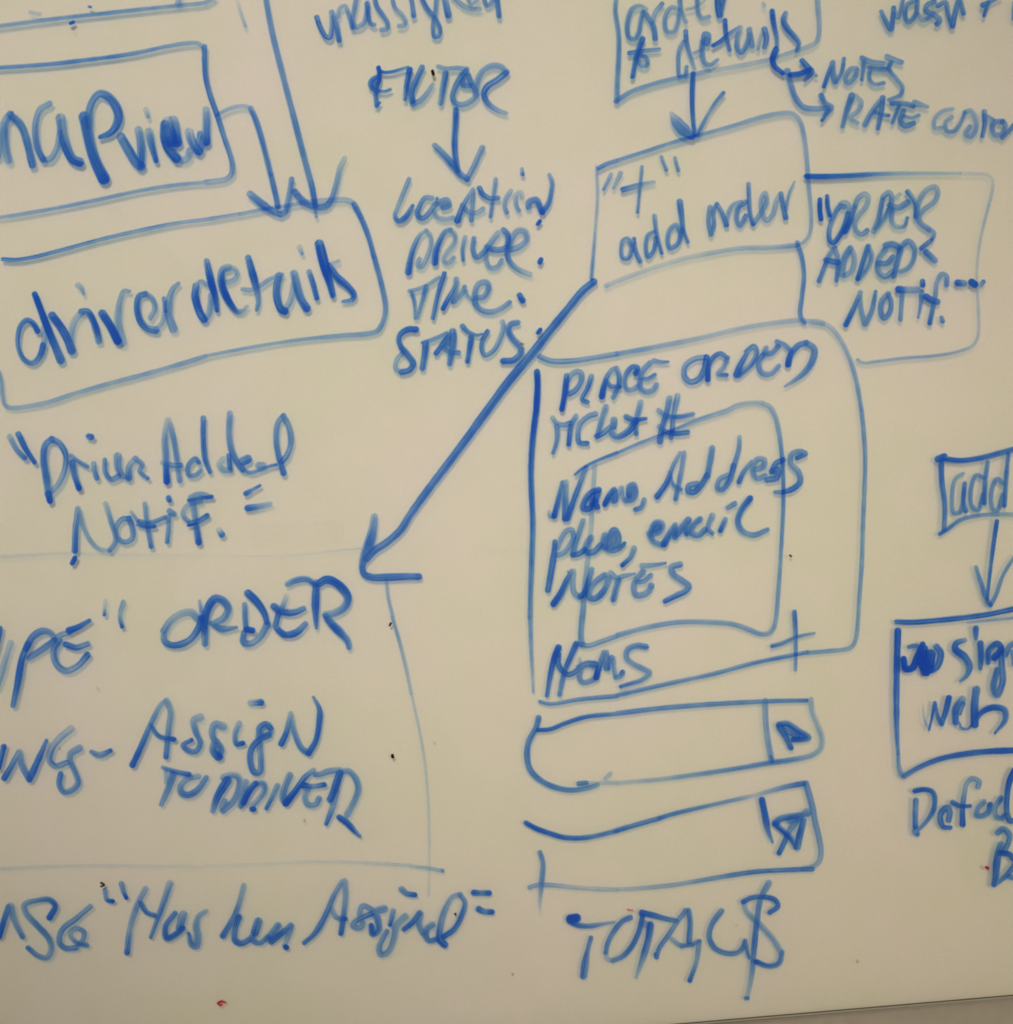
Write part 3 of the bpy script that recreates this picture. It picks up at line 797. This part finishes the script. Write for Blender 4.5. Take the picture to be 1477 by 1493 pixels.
T 900 600 300
9>10>9>7 .9>.8>1.1>1.3 450 1098 388 1120 400 1170 470 1220 512 1255 490 1290 430 1320 343 1362
W handwritten_word|B|the word items
T 780 880 200
9>8>6 2.5>1.5>1.1 255 475 220 560 180 700 150 860 130 990
8 1.5>1.2 255 550 250 640 290 720 350 765 420 745 480 690
9>8>7 1.9>1.4>1 445 435 380 580 330 700 290 850 265 980
6 .5 482 598 490 660
10>12 .9>1.1 480 690 560 655 640 660
8 .8 500 700 478 800 520 850 600 835 660 800
9 2.2>1>.7 658 795 690 680 745 530
9>11 .7>1.2 765 530 770 600 775 690
10 1 770 680 825 590
7 .8 845 590 850 700 870 795
7 .8>1.2 870 795 910 790 945 740
9>9>8>5 1.3>.9>.9>1.5 1195 468 1100 455 1000 500 985 580 1050 645 1180 710 1235 745 1150 825 1040 860 922 895
W plus_sign|B|plus sign on the lower right corner of the box
T 900 900 300
6.5>4.5 1.3>.9 1112 207 1180 190 1280 145 1412 116
7>4.5 1.5>1.3>1 1270 -37 1278 100 1280 250 1277 380
P drawn_box|B|first input field box with a play triangle
T 600 900 300
8>9>8>7 1.2>1.1>1.2>.8 912 722 895 790 840 900 830 1010 850 1090 900 1150 1000 1210 1130 1240 1250 1230 1335 1203
6>6.5 2>1.1 908 810 1000 802 1100 762 1250 715 1477 692
T 900 900 300
7>7>5.5 1.2>1.1>1.3 0 691 300 655 600 630 900 612 1050 605 1200 600 1360 598
8>8>7>7>6 .6>.6>1.1>1>.6>.35 1390 590 1400 680 1440 780 1468 870 1460 940 1400 990 1250 1025 1100 1045 900 1080 600 1125 300 1165 0 1190
T 600 900 300
6 .45 1500 1188 1350 1190 1260 1193
7 1.2 1200 1195 1255 1190
6 .5 1390 1160 1428 1122
T 900 900 300
9 .7>.8 1060 600 1065 750 1080 880 1108 1030
5 1.4 1100 1000 1112 1025
W play_triangle|B|small filled play triangle
9 1.5 1160 770 1220 765 1300 815 1372 865 1265 880
11>7 1.2>1.6 1165 780 1210 860 1247 938
12 1 1225 810 1290 850
P drawn_box|B|second input field box with a scribbled star
T 600 1193 300
7 2.3>1.6>1.2 822 33 900 75 1000 110 1100 138 1250 140 1477 90
T 900 1193 300
7 1.4>1.2 -20 93 200 30 300 2
T 900 900 300
6.5>5.5>6>8 1.3>1.1>.4>1.2 300 1443 400 1412 600 1365 800 1320 1000 1275 1200 1220 1340 1192
T 1080 1130 140
9>9>8>7 1.1>.8>.7 1000 130 1060 330 1110 540 1150 750 1210 1000 1232 1200 1200 1330 1100 1415 950 1445
T 900 1193 300
7>6 1.3>1.2>.7>.4 1400 365 1150 375 950 390 700 430 400 480 100 508 0 511
T 600 1193 300
6.5 .45>.5>.8 1477 513 1250 505 1000 480 900 480 848 497
7>8>3 1>.9>.15 922 245 942 320 932 480 920 620 925 690
T 1080 1130 140
9>9>4 2>1.7>1 325 385 370 600 420 850 485 1030
W scribbled_star|B|small scribbled star
9>10 .9>1.3 1030 590 920 620 750 645 600 680 530 740
8>7 2>2>1 530 750 640 850 760 960 850 1110
10>9 1.3>1.7>1.1 865 1110 910 900 965 700
10>7 .8>.9>1.8 1010 565 880 680 750 850 660 1050 588 1200
12 .8 760 690 900 640
P handwritten_word|B|the word total with a dollar sign at the bottom
T 810 1270 200
13>12 2 160 515 225 505
8>7>3 1.9>1.1>.8 150 535 230 580 370 592 500 572 635 548
6>6>11>10 1.3>1.3>1.2 382 715 345 850 322 970 300 1130
8>6.5 1.3>1 805 500 720 540 620 660 560 780 540 880
7 .5 540 870 555 945 620 965
7.5 1>1.4>1.2 615 965 720 920 820 810 900 640 938 480
9>7 1.9>1.1 930 450 1050 475 1170 510 1300 535
11 .5 945 560 1010 590
11>10>5 1.4>1.2>.5 1020 580 1000 720 950 900 868 1145
7 1.3>1 1088 900 1120 820 1220 680 1320 530 1400 425
7 1.5 1082 895 1088 925
8 1.1 1432 425 1448 560 1435 760
7>6 .7>1 1250 730 1340 795 1477 795
T 900 1193 300
6 .9 460 920 550 898 590 880
7.5>6 .8>.9>1.7 588 885 570 1020 520 1165
8.5>7 1.2>1.2 748 665 680 760 660 850 700 930 780 968 860 965 900 930 917 880
6>5 1.3>1 917 880 930 950 947 1000
7 1.6>1.2 1093 677 1152 630 1130 585 1050 565 960 572 905 600
8.5 .6>.8>.7 905 600 930 670 1020 760 1120 870 1180 970
7.5 .9>1.3 1182 960 1160 1040 1090 1062 998 1030
9>8>7 .9>1.3>.5 1087 465 1030 570 1000 750 980 950 965 1120 930 1290
5.5 1.2 922 1292 936 1290
P handwritten_note|E|note reading driver added notif in quotation marks
W quotation_mark|B|
T 0 600 300
9>8 .8>1.3 75 185 120 270 182 335
9>6 1.7>1.9 135 165 180 260 252 367
W handwritten_word|B|the word driver after a quotation mark
10>8 1.9 350 590 362 645
10>10>9 1>1.3>1.1 350 600 335 480 315 340 330 240 375 200
9>8 1.1>1.3>.8 375 200 430 230 475 320 465 430 425 520 378 575
10>8 1.1>1.1>2 522 370 535 450 570 553
7>6 .7>1.2 515 320 560 355 632 397
8>7 .9>1.2 675 378 680 430 697 482
9 1.8 640 182 658 186
7>8 1.2>.9 755 350 758 440 800 490 855 465
13>9 .9 848 325 850 400 870 450
7 .8 850 460 910 472
10>9 1.5>1>.8 925 478 930 400 975 340
8>5 .8>1.1 975 340 1025 385 1005 430 1065 482
W handwritten_word|B|the word added after driver
T 220 590 220
9>9>10>7 2.6>1>.8>.5 158 755 152 640 148 500 140 350 155 200 168 150
8>8 .6>1>1>.9 175 155 215 300 250 500 285 745
8 .7>1.2 120 570 200 595 295 597
7 1.3>.9 472 568 440 532 370 600 372 690 440 692 492 648
8>7>8>6 1.3>1.5>1.1 517 135 515 330 535 540 582 662
9 .4>.8 710 535 675 590 710 640 780 640
7 1.6>1.2 765 500 775 625
9 .8>1 777 90 768 280 790 440 850 570 905 640
13 .9 900 560 950 535
6>5 .9>1.3 890 625 970 668 1080 640 1150 612 1230 592
11 .7 1060 600 1100 600
9>8 1.3>1>1 1300 672 1250 500 1228 340 1248 180 1300 112
9 .7>.9 1300 112 1352 220 1372 370 1340 490 1285 562
W quotation_mark|B|
7.5>4 2>1>1.7 932 872 1070 795
9>8 2.2>1.1>.6 948 1015 1050 1000 1168 975
W handwritten_word|B|the word notif on the second line
T 0 600 300
9>8 1.6>1.1>.7 540 1000 545 850 560 700
8>6 .6>.5 565 700 600 830 660 940 720 990 790 1000
7>7>8 1.4>1.1>.6 790 1000 832 930 800 800 760 665
7 2.3 522 1090 540 1055
8>7>9 1.2>.7>1>.9 925 770 880 775 838 830 850 910 900 938 952 910 950 830 930 770
7.5 .7>.8>1 1045 665 1055 780 1088 970
5 .7 945 725 990 785
6.5 1.5>1.3>1.4 998 790 1080 800 1190 762
5 1.5 990 815 1060 832 1112 826
8 1 1218 715 1252 738
7>6 .9>1.4 1215 750 1212 840 1202 940
8.5 1.5 1213 622 1217 636
T 220 590 220
6 1.7>1.4>2 378 938 480 918 597 905
7 .8 390 910 450 880 520 880 570 900
8>7 .8>.6>.8 490 950 400 970 330 1030 320 1090 370 1142
9 .8>1>1.6 420 980 435 1120 470 1350
8 1.1>1.5 385 1160 460 1145 553 1090
4 2.6 370 1182 440 1168
9 .4>1.4 668 1230 698 1275
P drawn_box|B|faint thin outline of a large box at the lower left
T 0 600 300
5 .28>.16>.08 -40 1047 250 1030 500 1020 800 1030 1100 1032 1477 1035
T 300 600 300
3.5 .08>.12>.22 0 1035 400 1042 700 1030 950 1000 1110 985
5 .5>.6 1298 1210 1310 1330 1345 1477
T 300 900 300
5 .8>.6>.4 1340 0 1390 170 1440 370 1477 550
T 600 900 300
4>3.5 .4>.35>.3>.2 0 550 50 780 90 1000 115 1250 125 1477 127 1780 122 2000
T 0 1193 300
4.5 .28>.15 -40 367 300 350 700 340 1100 345 1477 350
T 300 1193 300
4>5 .13>.2>.4 0 345 500 325 800 312 1100 318 1477 340
T 600 1193 300
5>6 .4>.6 0 345 100 355 222 378
3.5 1.1 222 370 228 380
P handwritten_note|E|note reading type order with the first word cut off
W handwritten_word|B|the word type cut off by the left edge
T 0 900 300
7 1.6>1.2 5 80 -15 200 -40 300
9 .5>.7 80 185 40 310 0 450 -20 500
8>10>9 1.4>1.9>1.4 98 635 130 480 165 290 205 190
9>10>8 1.7>.6 190 230 240 140 310 100 370 115 395 160
9 1>1.4 210 290 290 240 395 165
8 .8 385 165 430 130 500 110
10>6 2.1>1.4 500 97 570 68 645 25
10>9 1>1>.8>1.2 430 170 390 240 410 340 480 385 560 350 630 272
9>8 1.7>1 475 195 550 218 632 192
W quotation_mark|B|
T 0 600 300
7>5 .25>.5>1.8 760 1360 752 1460
7>6 .9>.7>1.5 890 1368 868 1440 866 1490 880 1545
W handwritten_word|B|the word order in large capitals after type
T 220 820 200
11 .7>.6>.8 500 600 440 540 320 560 210 640 145 740
9>10>9 .8>1.5>1.3>1.7 145 740 150 850 220 892 330 882 440 820 520 700 545 600
10>9 1.7>.9 582 700 585 880
5>7 .7>1.6 528 420 550 560 570 700
10>12>11>10 1.7>1.9>1.2>.8 575 720 600 550 640 450 700 390 790 420 835 500 790 600 700 650
7>10>4 .9>1.2 650 655 760 718 925 703
8>7 .9>1.3 1012 455 1015 600 1025 720
9 1.7 1030 725 1095 735
9>11 1.3>.8>.9 1005 760 1000 860 1080 875 1180 800 1255 670
11>11>8 2.3>1.9>1.3 1050 335 1140 420 1220 540 1252 650
T 300 600 300
8 .5>.9 580 1330 555 1400
10>10>8 1.5>1.9>1.2 490 1400 560 1440 640 1442 705 1415
9 1.2 525 1450 512 1500 505 1545 560 1600
9>10>8 1.2>1.8>1.1 530 1575 570 1603 650 1588 718 1525
9>8 1.2 590 1240 650 1212 730 1205 790 1245
11>11>5 1.1>1.7>1.2 795 1235 788 1350 790 1477 795 1555
11>12>12>11 1.7>1.9>1.2>.6 815 1235 870 1208 950 1240 1020 1330 1000 1400 930 1445 860 1460
11>12>8 1>1.6>1.1>.9 868 1470 900 1517 970 1587 1020 1647 1032 1695
P handwritten_note|E|note reading ending assign to driver
W handwritten_word|B|end of the word pending cut off by the left edge
T 0 900 300
8 1.7 30 930 10 1010 -10 1080
9>8 2>.8 35 1155 80 1080 140 968
9 .7>1.4 148 970 160 1060 215 1165
10>9>5 1.4>1.9>1.3 215 1162 270 1040 337 885
11>9>8 .5>1>1.1 515 800 430 870 370 960 360 1030 400 1068 490 1040
11>9>9>9>8 .7>.9>1>.9>1.3 572 940 510 980 505 1030 540 1110 562 1190 520 1240 460 1252 430 1200 440 1125
W dash|B|
6>9>6 1.3>1>1.8 658 966 720 990 797 958
W handwritten_word|B|the word assign after a dash
9>8>7 2.2>1.3>.7 955 1060 1020 920 1080 780 1150 640 1190 600
9>9>8 .6>.8>1.4 1200 600 1228 680 1215 800 1195 1002
6>7 1.1>1.6 1085 775 1140 850 1252 877
12>8>9>6 .5>1>1>1.5 1440 720 1395 740 1410 830 1440 900 1410 962 1350 955 1318 920 1378 882
T 300 900 300
12>8 .7>1 130 785 70 770 48 830 70 900
11>13 1.1>1.4 65 900 60 960 95 1000
9 1.2 100 990 115 950 80 890
9>7 .7>1>1.8 242 765 212 850 225 912 268 905
10 .7>1.3 325 617 398 612
11 .8 455 780 410 790 385 860
8 .8>1.4 470 830 400 855 385 800 430 765 470 800
9>9>9 1.6>1.2>.8 455 845 380 885 330 950 322 1040 350 1112 390 1110 395 1000 388 905
9>7 1.9>1.3>.6 545 908 580 830 612 690
7>9 .6>1>1.4 615 690 640 830 690 940 742 975
9>8>9>4 1.7>2>1.5>1 740 975 790 890 815 760 817 660 775 575
W handwritten_word|B|the word to
T 220 1090 180
6>7 1.1>1.7 148 240 300 290 462 325
11>10>7 1.3>1>.8 270 320 220 470 130 680
6 .6 182 270 190 420
9>10>8 .7>1>1.6>.9 575 345 450 370 358 460 370 545 450 568 550 520 620 440 668 360
W handwritten_word|B|the word driver in capitals after to
8>13 .9>2.1>1.4 745 760 800 590 920 390
9 .9 870 360 960 330 1050 350 1062 450 1000 630 865 755
8 .8 890 640 855 710
9 .7>1 1140 410 1110 560 1080 700
9 2.2>1.4 1110 660 1180 520 1255 430
9 .8>.9 1260 430 1350 430 1362 510 1300 610 1215 700
7 1.8 1212 737 1235 738
T 300 900 300
9>6 .7>1>1.6 517 1210 480 1290 438 1372
T 400 1090 160
10>9 1>1>1.3 212 375 150 530 118 680 155 755
10>9>7 2.2>1.7>.7 160 745 290 580 420 400 535 305
7>9>8 1.2>1>.7 550 365 620 360 720 325 890 300
9>7 1.5>.8>1.6 400 510 520 525 675 500
9 .7>.9 470 540 415 660 455 765 560 765 602 690
12>10 1.7 885 345 850 450 800 600 755 700
10>9>5 .7>.8>1.9 840 590 790 790 700 1030
9>10 .9>.9>.8 900 330 1000 315 1090 400 1132 550 1090 700 985 905
8>9>5 1.9>1.8>1 875 935 980 1010 1080 1120 1155 1192
P handwritten_note|E|bottom left note reading msg has been assigned
W handwritten_word|B|letters msg cut off by the left edge
T 0 1193 300
8 2.2>1 0 850 30 740 65 635
10>7 .8>.8>1.4 80 630 110 740 165 852
9>7>9>9>7 1.7>1.2>.8>1.1>.8>1.2 360 712 400 630 360 585 270 590 180 622 190 680 270 770 350 860 372 940 340 1000 270 985 205 930
8 1>1>1.1>1 652 633 550 720 450 800 430 890 470 932 550 930
7 1.5>.8>.9>1 628 912 550 890 505 830 550 790 605 815 600 870 570 905
W quotation_mark|B|
7>6 .8>.8>2.4 758 515 772 585 812 595
8>5 .9>1>2.2 875 470 890 530 910 572
W handwritten_word|B|the word has
9>8>8 .7>1.1>.7>1.6 1047 505 990 620 940 780 915 965
7 1.3>1.5 1012 605 1055 675 1115 697
10>8>5 .7>1.2>1.3 1222 470 1160 650 1085 855
9 1>1.4 1258 685 1190 780 1200 862 1270 830 1312 790
12>10 .8>1.3 1320 690 1290 790
T 250 1260 200
7>10>11>5 .6>1>.9>1.5 378 505 300 560 270 660 285 780 270 880 220 860 188 745
W handwritten_word|B|the word been
8>8>9 .6>1.1>1.2 785 230 740 400 680 560 560 770
9 1.5>1.1>1.5>1 730 570 690 700 690 820 760 850 850 805
12 .9>1.4 940 615 900 740
8 1>.8>1.1 850 810 870 780 900 835 960 845 1045 780
10 .8>1 1150 660 1060 780
10>8 1.3>1.6>1 1080 830 1190 740 1290 660
10>8 .9>.6 1290 660 1255 780 1225 870
8 1.9 1232 890 1240 897
W handwritten_word|B|the word assigned followed by an end quotation mark
T 300 1193 300
6>9>8>7 1.7>1.3>1.2>.7 708 895 790 820 870 680 920 560 980 455
9>8 .6>.8>1.4 1000 450 1005 570 972 825
8>6 .7>.9>1.9 908 650 940 710 1005 722
8 .8>.9>1.3 1195 655 1130 630 1108 690 1130 760 1110 790 1055 770 1090 730 1190 685
11>8 .7>1.1>1.4 1282 650 1225 670 1237 740 1240 800 1200 830 1190 770
8>6 .8>1.9 1348 665 1325 765
10>9>9>6 .7>.9>1>1.3 1435 705 1372 770 1350 870 1310 960 1260 980 1245 930 1302 808
T 530 1250 200
7>9 1.7>1.2 438 775 520 710 605 605
10>9 .9>1 612 600 600 720 645 820
10>9>8 .9>1.4 742 725 685 770 672 850 710 900 795 880
10>9>8 1.5>1>.8>.6 875 940 820 880 828 740 880 560 960 430 1040 400
7>8>8 .9>1.4>1.8 1040 400 1092 480 1060 620 980 770 865 855
9>7 1>1.2>2 412 345 470 392 555 405
W quotation_mark|B|
9>8 1.9>1>1.7 1190 380 1270 385 1352 385
9>8 1.7>.9>2 1242 555 1300 582 1384 588
P drawn_box|B|small box round the word add at the right edge
T 1177 600 300
10 1.7 935 345 980 328
7>8 1.9>1.5>1.3 975 342 1100 355 1250 335 1400 295 1520 265
8>7 2>1.5>1.2 960 360 965 500 985 680 980 850
5>6.5 1.8>.9>.6 948 882 1000 850 1100 780 1250 745 1400 740 1520 742
W handwritten_word|B|the word add at the right edge
6>6.5 .7>1.1>1 1115 450 1060 490 1038 600 1050 730 1090 725 1120 620 1127 520
6.5 1.4 1127 520 1118 650 1135 718
6.5 1.1>1 1265 480 1210 460 1175 540 1178 680 1220 712 1260 600
6.5 1.1>1.5 1292 368 1275 500 1268 660
6.5 1>.9 1405 520 1360 488 1322 560 1328 700 1360 712 1400 600
6.5 1.3>1.5 1440 312 1425 480 1412 678
P drawn_arrow|B|arrow pointing down from the small add box
6.5>4.5 2.1>1.7>1.4 1358 790 1335 950 1310 1150 1288 1345
6>7 1.1>1.4 1208 1120 1240 1220 1290 1360 1312 1390
6.5>5 1.2>.9 1312 1390 1350 1320 1400 1180 1490 1030
P drawn_box|B|dark box round the words assign web at the right edge
T 1177 900 300
7>7.5 2>1.8 638 33 750 37 950 22 1150 0 1300 -20 1500 -62
4 .5>.8 1150 40 1300 25 1500 3
9.5>9>8>5 2.4>2>1.6>1.2 648 100 642 350 638 600 642 850 650 980
4>8 1.2>.7 650 960 652 1050 665 1110 690 1145
7>9 1.2>1.7>1.9 690 1142 800 1080 950 1020 1150 980 1300 965 1500 957
W handwritten_word|B|the word assign starting with a dark scribble
8>10>8 2.7>2.2 690 300 705 370 750 365 785 290 825 195
6 1.6 728 215 780 205 815 235
14 2.6 830 230 825 320 850 390
16 2.3 880 270 870 360
10 1.4 925 215 955 260 930 350 890 380
7>11>10>4 1.2>2.1>1.7>1.2 1128 165 1065 190 1060 230 1130 290 1162 360 1140 420 1095 460
9>9>6 1.5>1.5>1.3 1240 190 1245 280 1240 370
9>6 1.7>1 1208 82 1208 155
8>10 1.2>1.9 1295 325 1300 240 1360 190 1390 230 1340 290
9 1.3>1.2>1.1 1390 230 1395 350 1400 470 1360 560 1335 500 1360 380
8 1.1 1420 270 1450 210 1500 180
7 1.1 1470 250 1485 340
W handwritten_word|B|the word web under assign
1.8>2.5 .3>1 825 620 840 740 872 805
3>5 1.6 872 808 895 710 912 615
5>7 1.4>1.1 914 618 930 700 962 768
7>8 1.2>1.8 962 765 990 680 1015 580
11>9 1>1.6 1110 590 1065 650 1062 755
7 1.1 1090 690 1115 620
4 1 1080 750 1110 800 1150 802 1180 775
11 1.1>1.7 1212 520 1200 620 1200 770
6>9>9>4 1.1>1.7>1.4>1.2 1185 780 1240 690 1330 648 1412 665 1420 735 1345 832
P handwritten_word|B|word default running off the right edge
T 1300 1110 177
8 1.1>1.5 292 475 285 640 285 800
8 .8>1.4 275 850 308 885
7>7>7>5 2.4>1.6>1.3>1 278 362 400 342 490 370 522 450 505 590 430 720 322 835
8>9>8>6 1.2>1.1>1.3>1.4 690 720 705 620 675 565 600 620 590 720 630 800 712 808
8>7>7>8 1>.8>1.4>2.4 1045 312 1060 250 980 210 910 270 880 400 860 560 860 770
8>5 1.7>1.6 738 500 830 545 950 543
8>8>9 .9>1>1.4 1115 490 1040 580 1030 660 1110 665 1180 610 1195 530
8 1.3>1>1.2 1325 450 1260 560 1270 670 1320 695 1385 650
9>8>8 1.9>1.7>1.1 1490 110 1430 240 1400 420 1400 620 1440 730 1490 715
P handwritten_letter|B|letter b at the right edge under default
9>9>8 .9>1.3>1.1 1285 870 1350 822 1430 900 1412 1000 1370 1085
11>11>8 1>1.7>1.5 1325 1020 1280 1200 1260 1400 1240 1500
8 1.6 1320 1115 1420 1130 1500 1210
9>6 1.3>1.2 1500 1250 1440 1330 1380 1400 1250 1505
8 1 1430 1400 1500 1425
P black_speck|K|
T 530 50 240
3.4 1.5 620 337 628 365
P black_speck|K|
T 300 900 300
2.2 1.2 1323 60 1330 46
P black_speck|K|
3.3 1.5 1341 992 1344 1004
P black_speck|K|
T 0 1193 300
2 .9 730 463 752 478 730 490
P black_speck|K|
T 530 1250 200
1.8 1.2 988 607 994 614
P black_speck|K|
T 900 600 300
1.9 .9 1238 1033 1247 1042
P brown_speck|G|
T 600 300 300
2.5 .8 788 994 805 998
P brown_speck|G|
T 600 600 300
2.5 .6 1120 1148 1124 1156
P brown_speck|G|
T 300 1193 300
3 .5 712 10 713 24
P brown_speck|G|
T 600 1193 300
3 .5 725 1115 727 1123
P brown_speck|G|
T 1177 1193 300
4 .45 355 1022 359 1032
P brown_speck|G|
T 600 900 300
3 .3 165 900 168 910
P brown_speck|G|
T 0 900 300
3 .4 432 942 437 948
P brown_speck|G|
T 0 0 300
5 .3 518 208 532 218
P brown_speck|G|
T 0 900 300
4 .2 700 510 715 520
P brown_speck|G|
T 900 1193 300
3 .25 850 765 858 770
P red_speck|R|small red ink mark near the bottom edge
T 300 1193 300
3.5>2 1>.8 92 1328 110 1345 122 1330
3.5>2 1.4>1 95 1325 115 1313 145 1320
P red_speck|R|faint red dots above the word total
T 900 1193 300
3 .5 78 655 88 660
3 .5 98 660 110 662
P red_speck|R|small dark red dot beside the letter b
T 1177 1193 300
3.4 1.5 1280 351 1294 360

P drawn_arrow|B|arrow pointing down onto the plus box with one fat side of its head
T 870 0 220
7>7>6 1.9>1.7>1.3 942 730 935 860 935 1050 945 1200 960 1330
6>16>18>10 .6>1>1.3>1.2 730 1120 780 1200 850 1280 930 1345
6>5.5>6 1.3>.9>1.3 980 1330 1060 1180 1150 1030 1238 920
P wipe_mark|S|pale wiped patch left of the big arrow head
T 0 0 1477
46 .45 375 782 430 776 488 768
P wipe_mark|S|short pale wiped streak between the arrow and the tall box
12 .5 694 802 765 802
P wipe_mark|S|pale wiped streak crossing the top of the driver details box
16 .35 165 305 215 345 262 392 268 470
"""
# P = a part of the board (an outline or, with key E, a note that only holds words); W = a word inside the part before it
# T = origin x, y and side of the square the following numbers are measured in (side / 1477 photo pixels per unit)
part = None; cur = None; meta = None; tile = (0, 0, 1.0); count = 0
def flush():
    global cur, meta, part, count
    if meta is None: return
    lvl, name, key, label = meta
    par = board if lvl == 'P' else part
    if key == 'E': o = empty(name, par)
    else:
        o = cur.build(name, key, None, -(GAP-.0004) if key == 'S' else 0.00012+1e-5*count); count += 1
        if o is None: meta = None; return
        if par is not board: o.location = Vector(o.location)-Vector(par.location)
        o.parent = par
    if label: o['label'] = label
    if lvl == 'P': part = o
    meta = None
for line in exec_data.strip().splitlines():
    line = line.strip()
    if not line: continue
    if line[0] in 'PW':
        flush(); a = [x.strip() for x in line[1:].split('|')]
        meta = (line[0], a[0], a[1], a[2] if len(a) > 2 else ''); cur = Ink()
    elif line[0] == 'T':
        a = [float(x) for x in line[1:].split()]; tile = (a[0], a[1], a[2]/1477)
    else:
        a = line.split(); n = [float(x) for x in a[2:]]
        cur.add(a[0], a[1], [(tile[0]+n[i]*tile[2], tile[1]+n[i+1]*tile[2]) for i in range(0, len(n)-1, 2)])
flush()
print('ink objects', count)
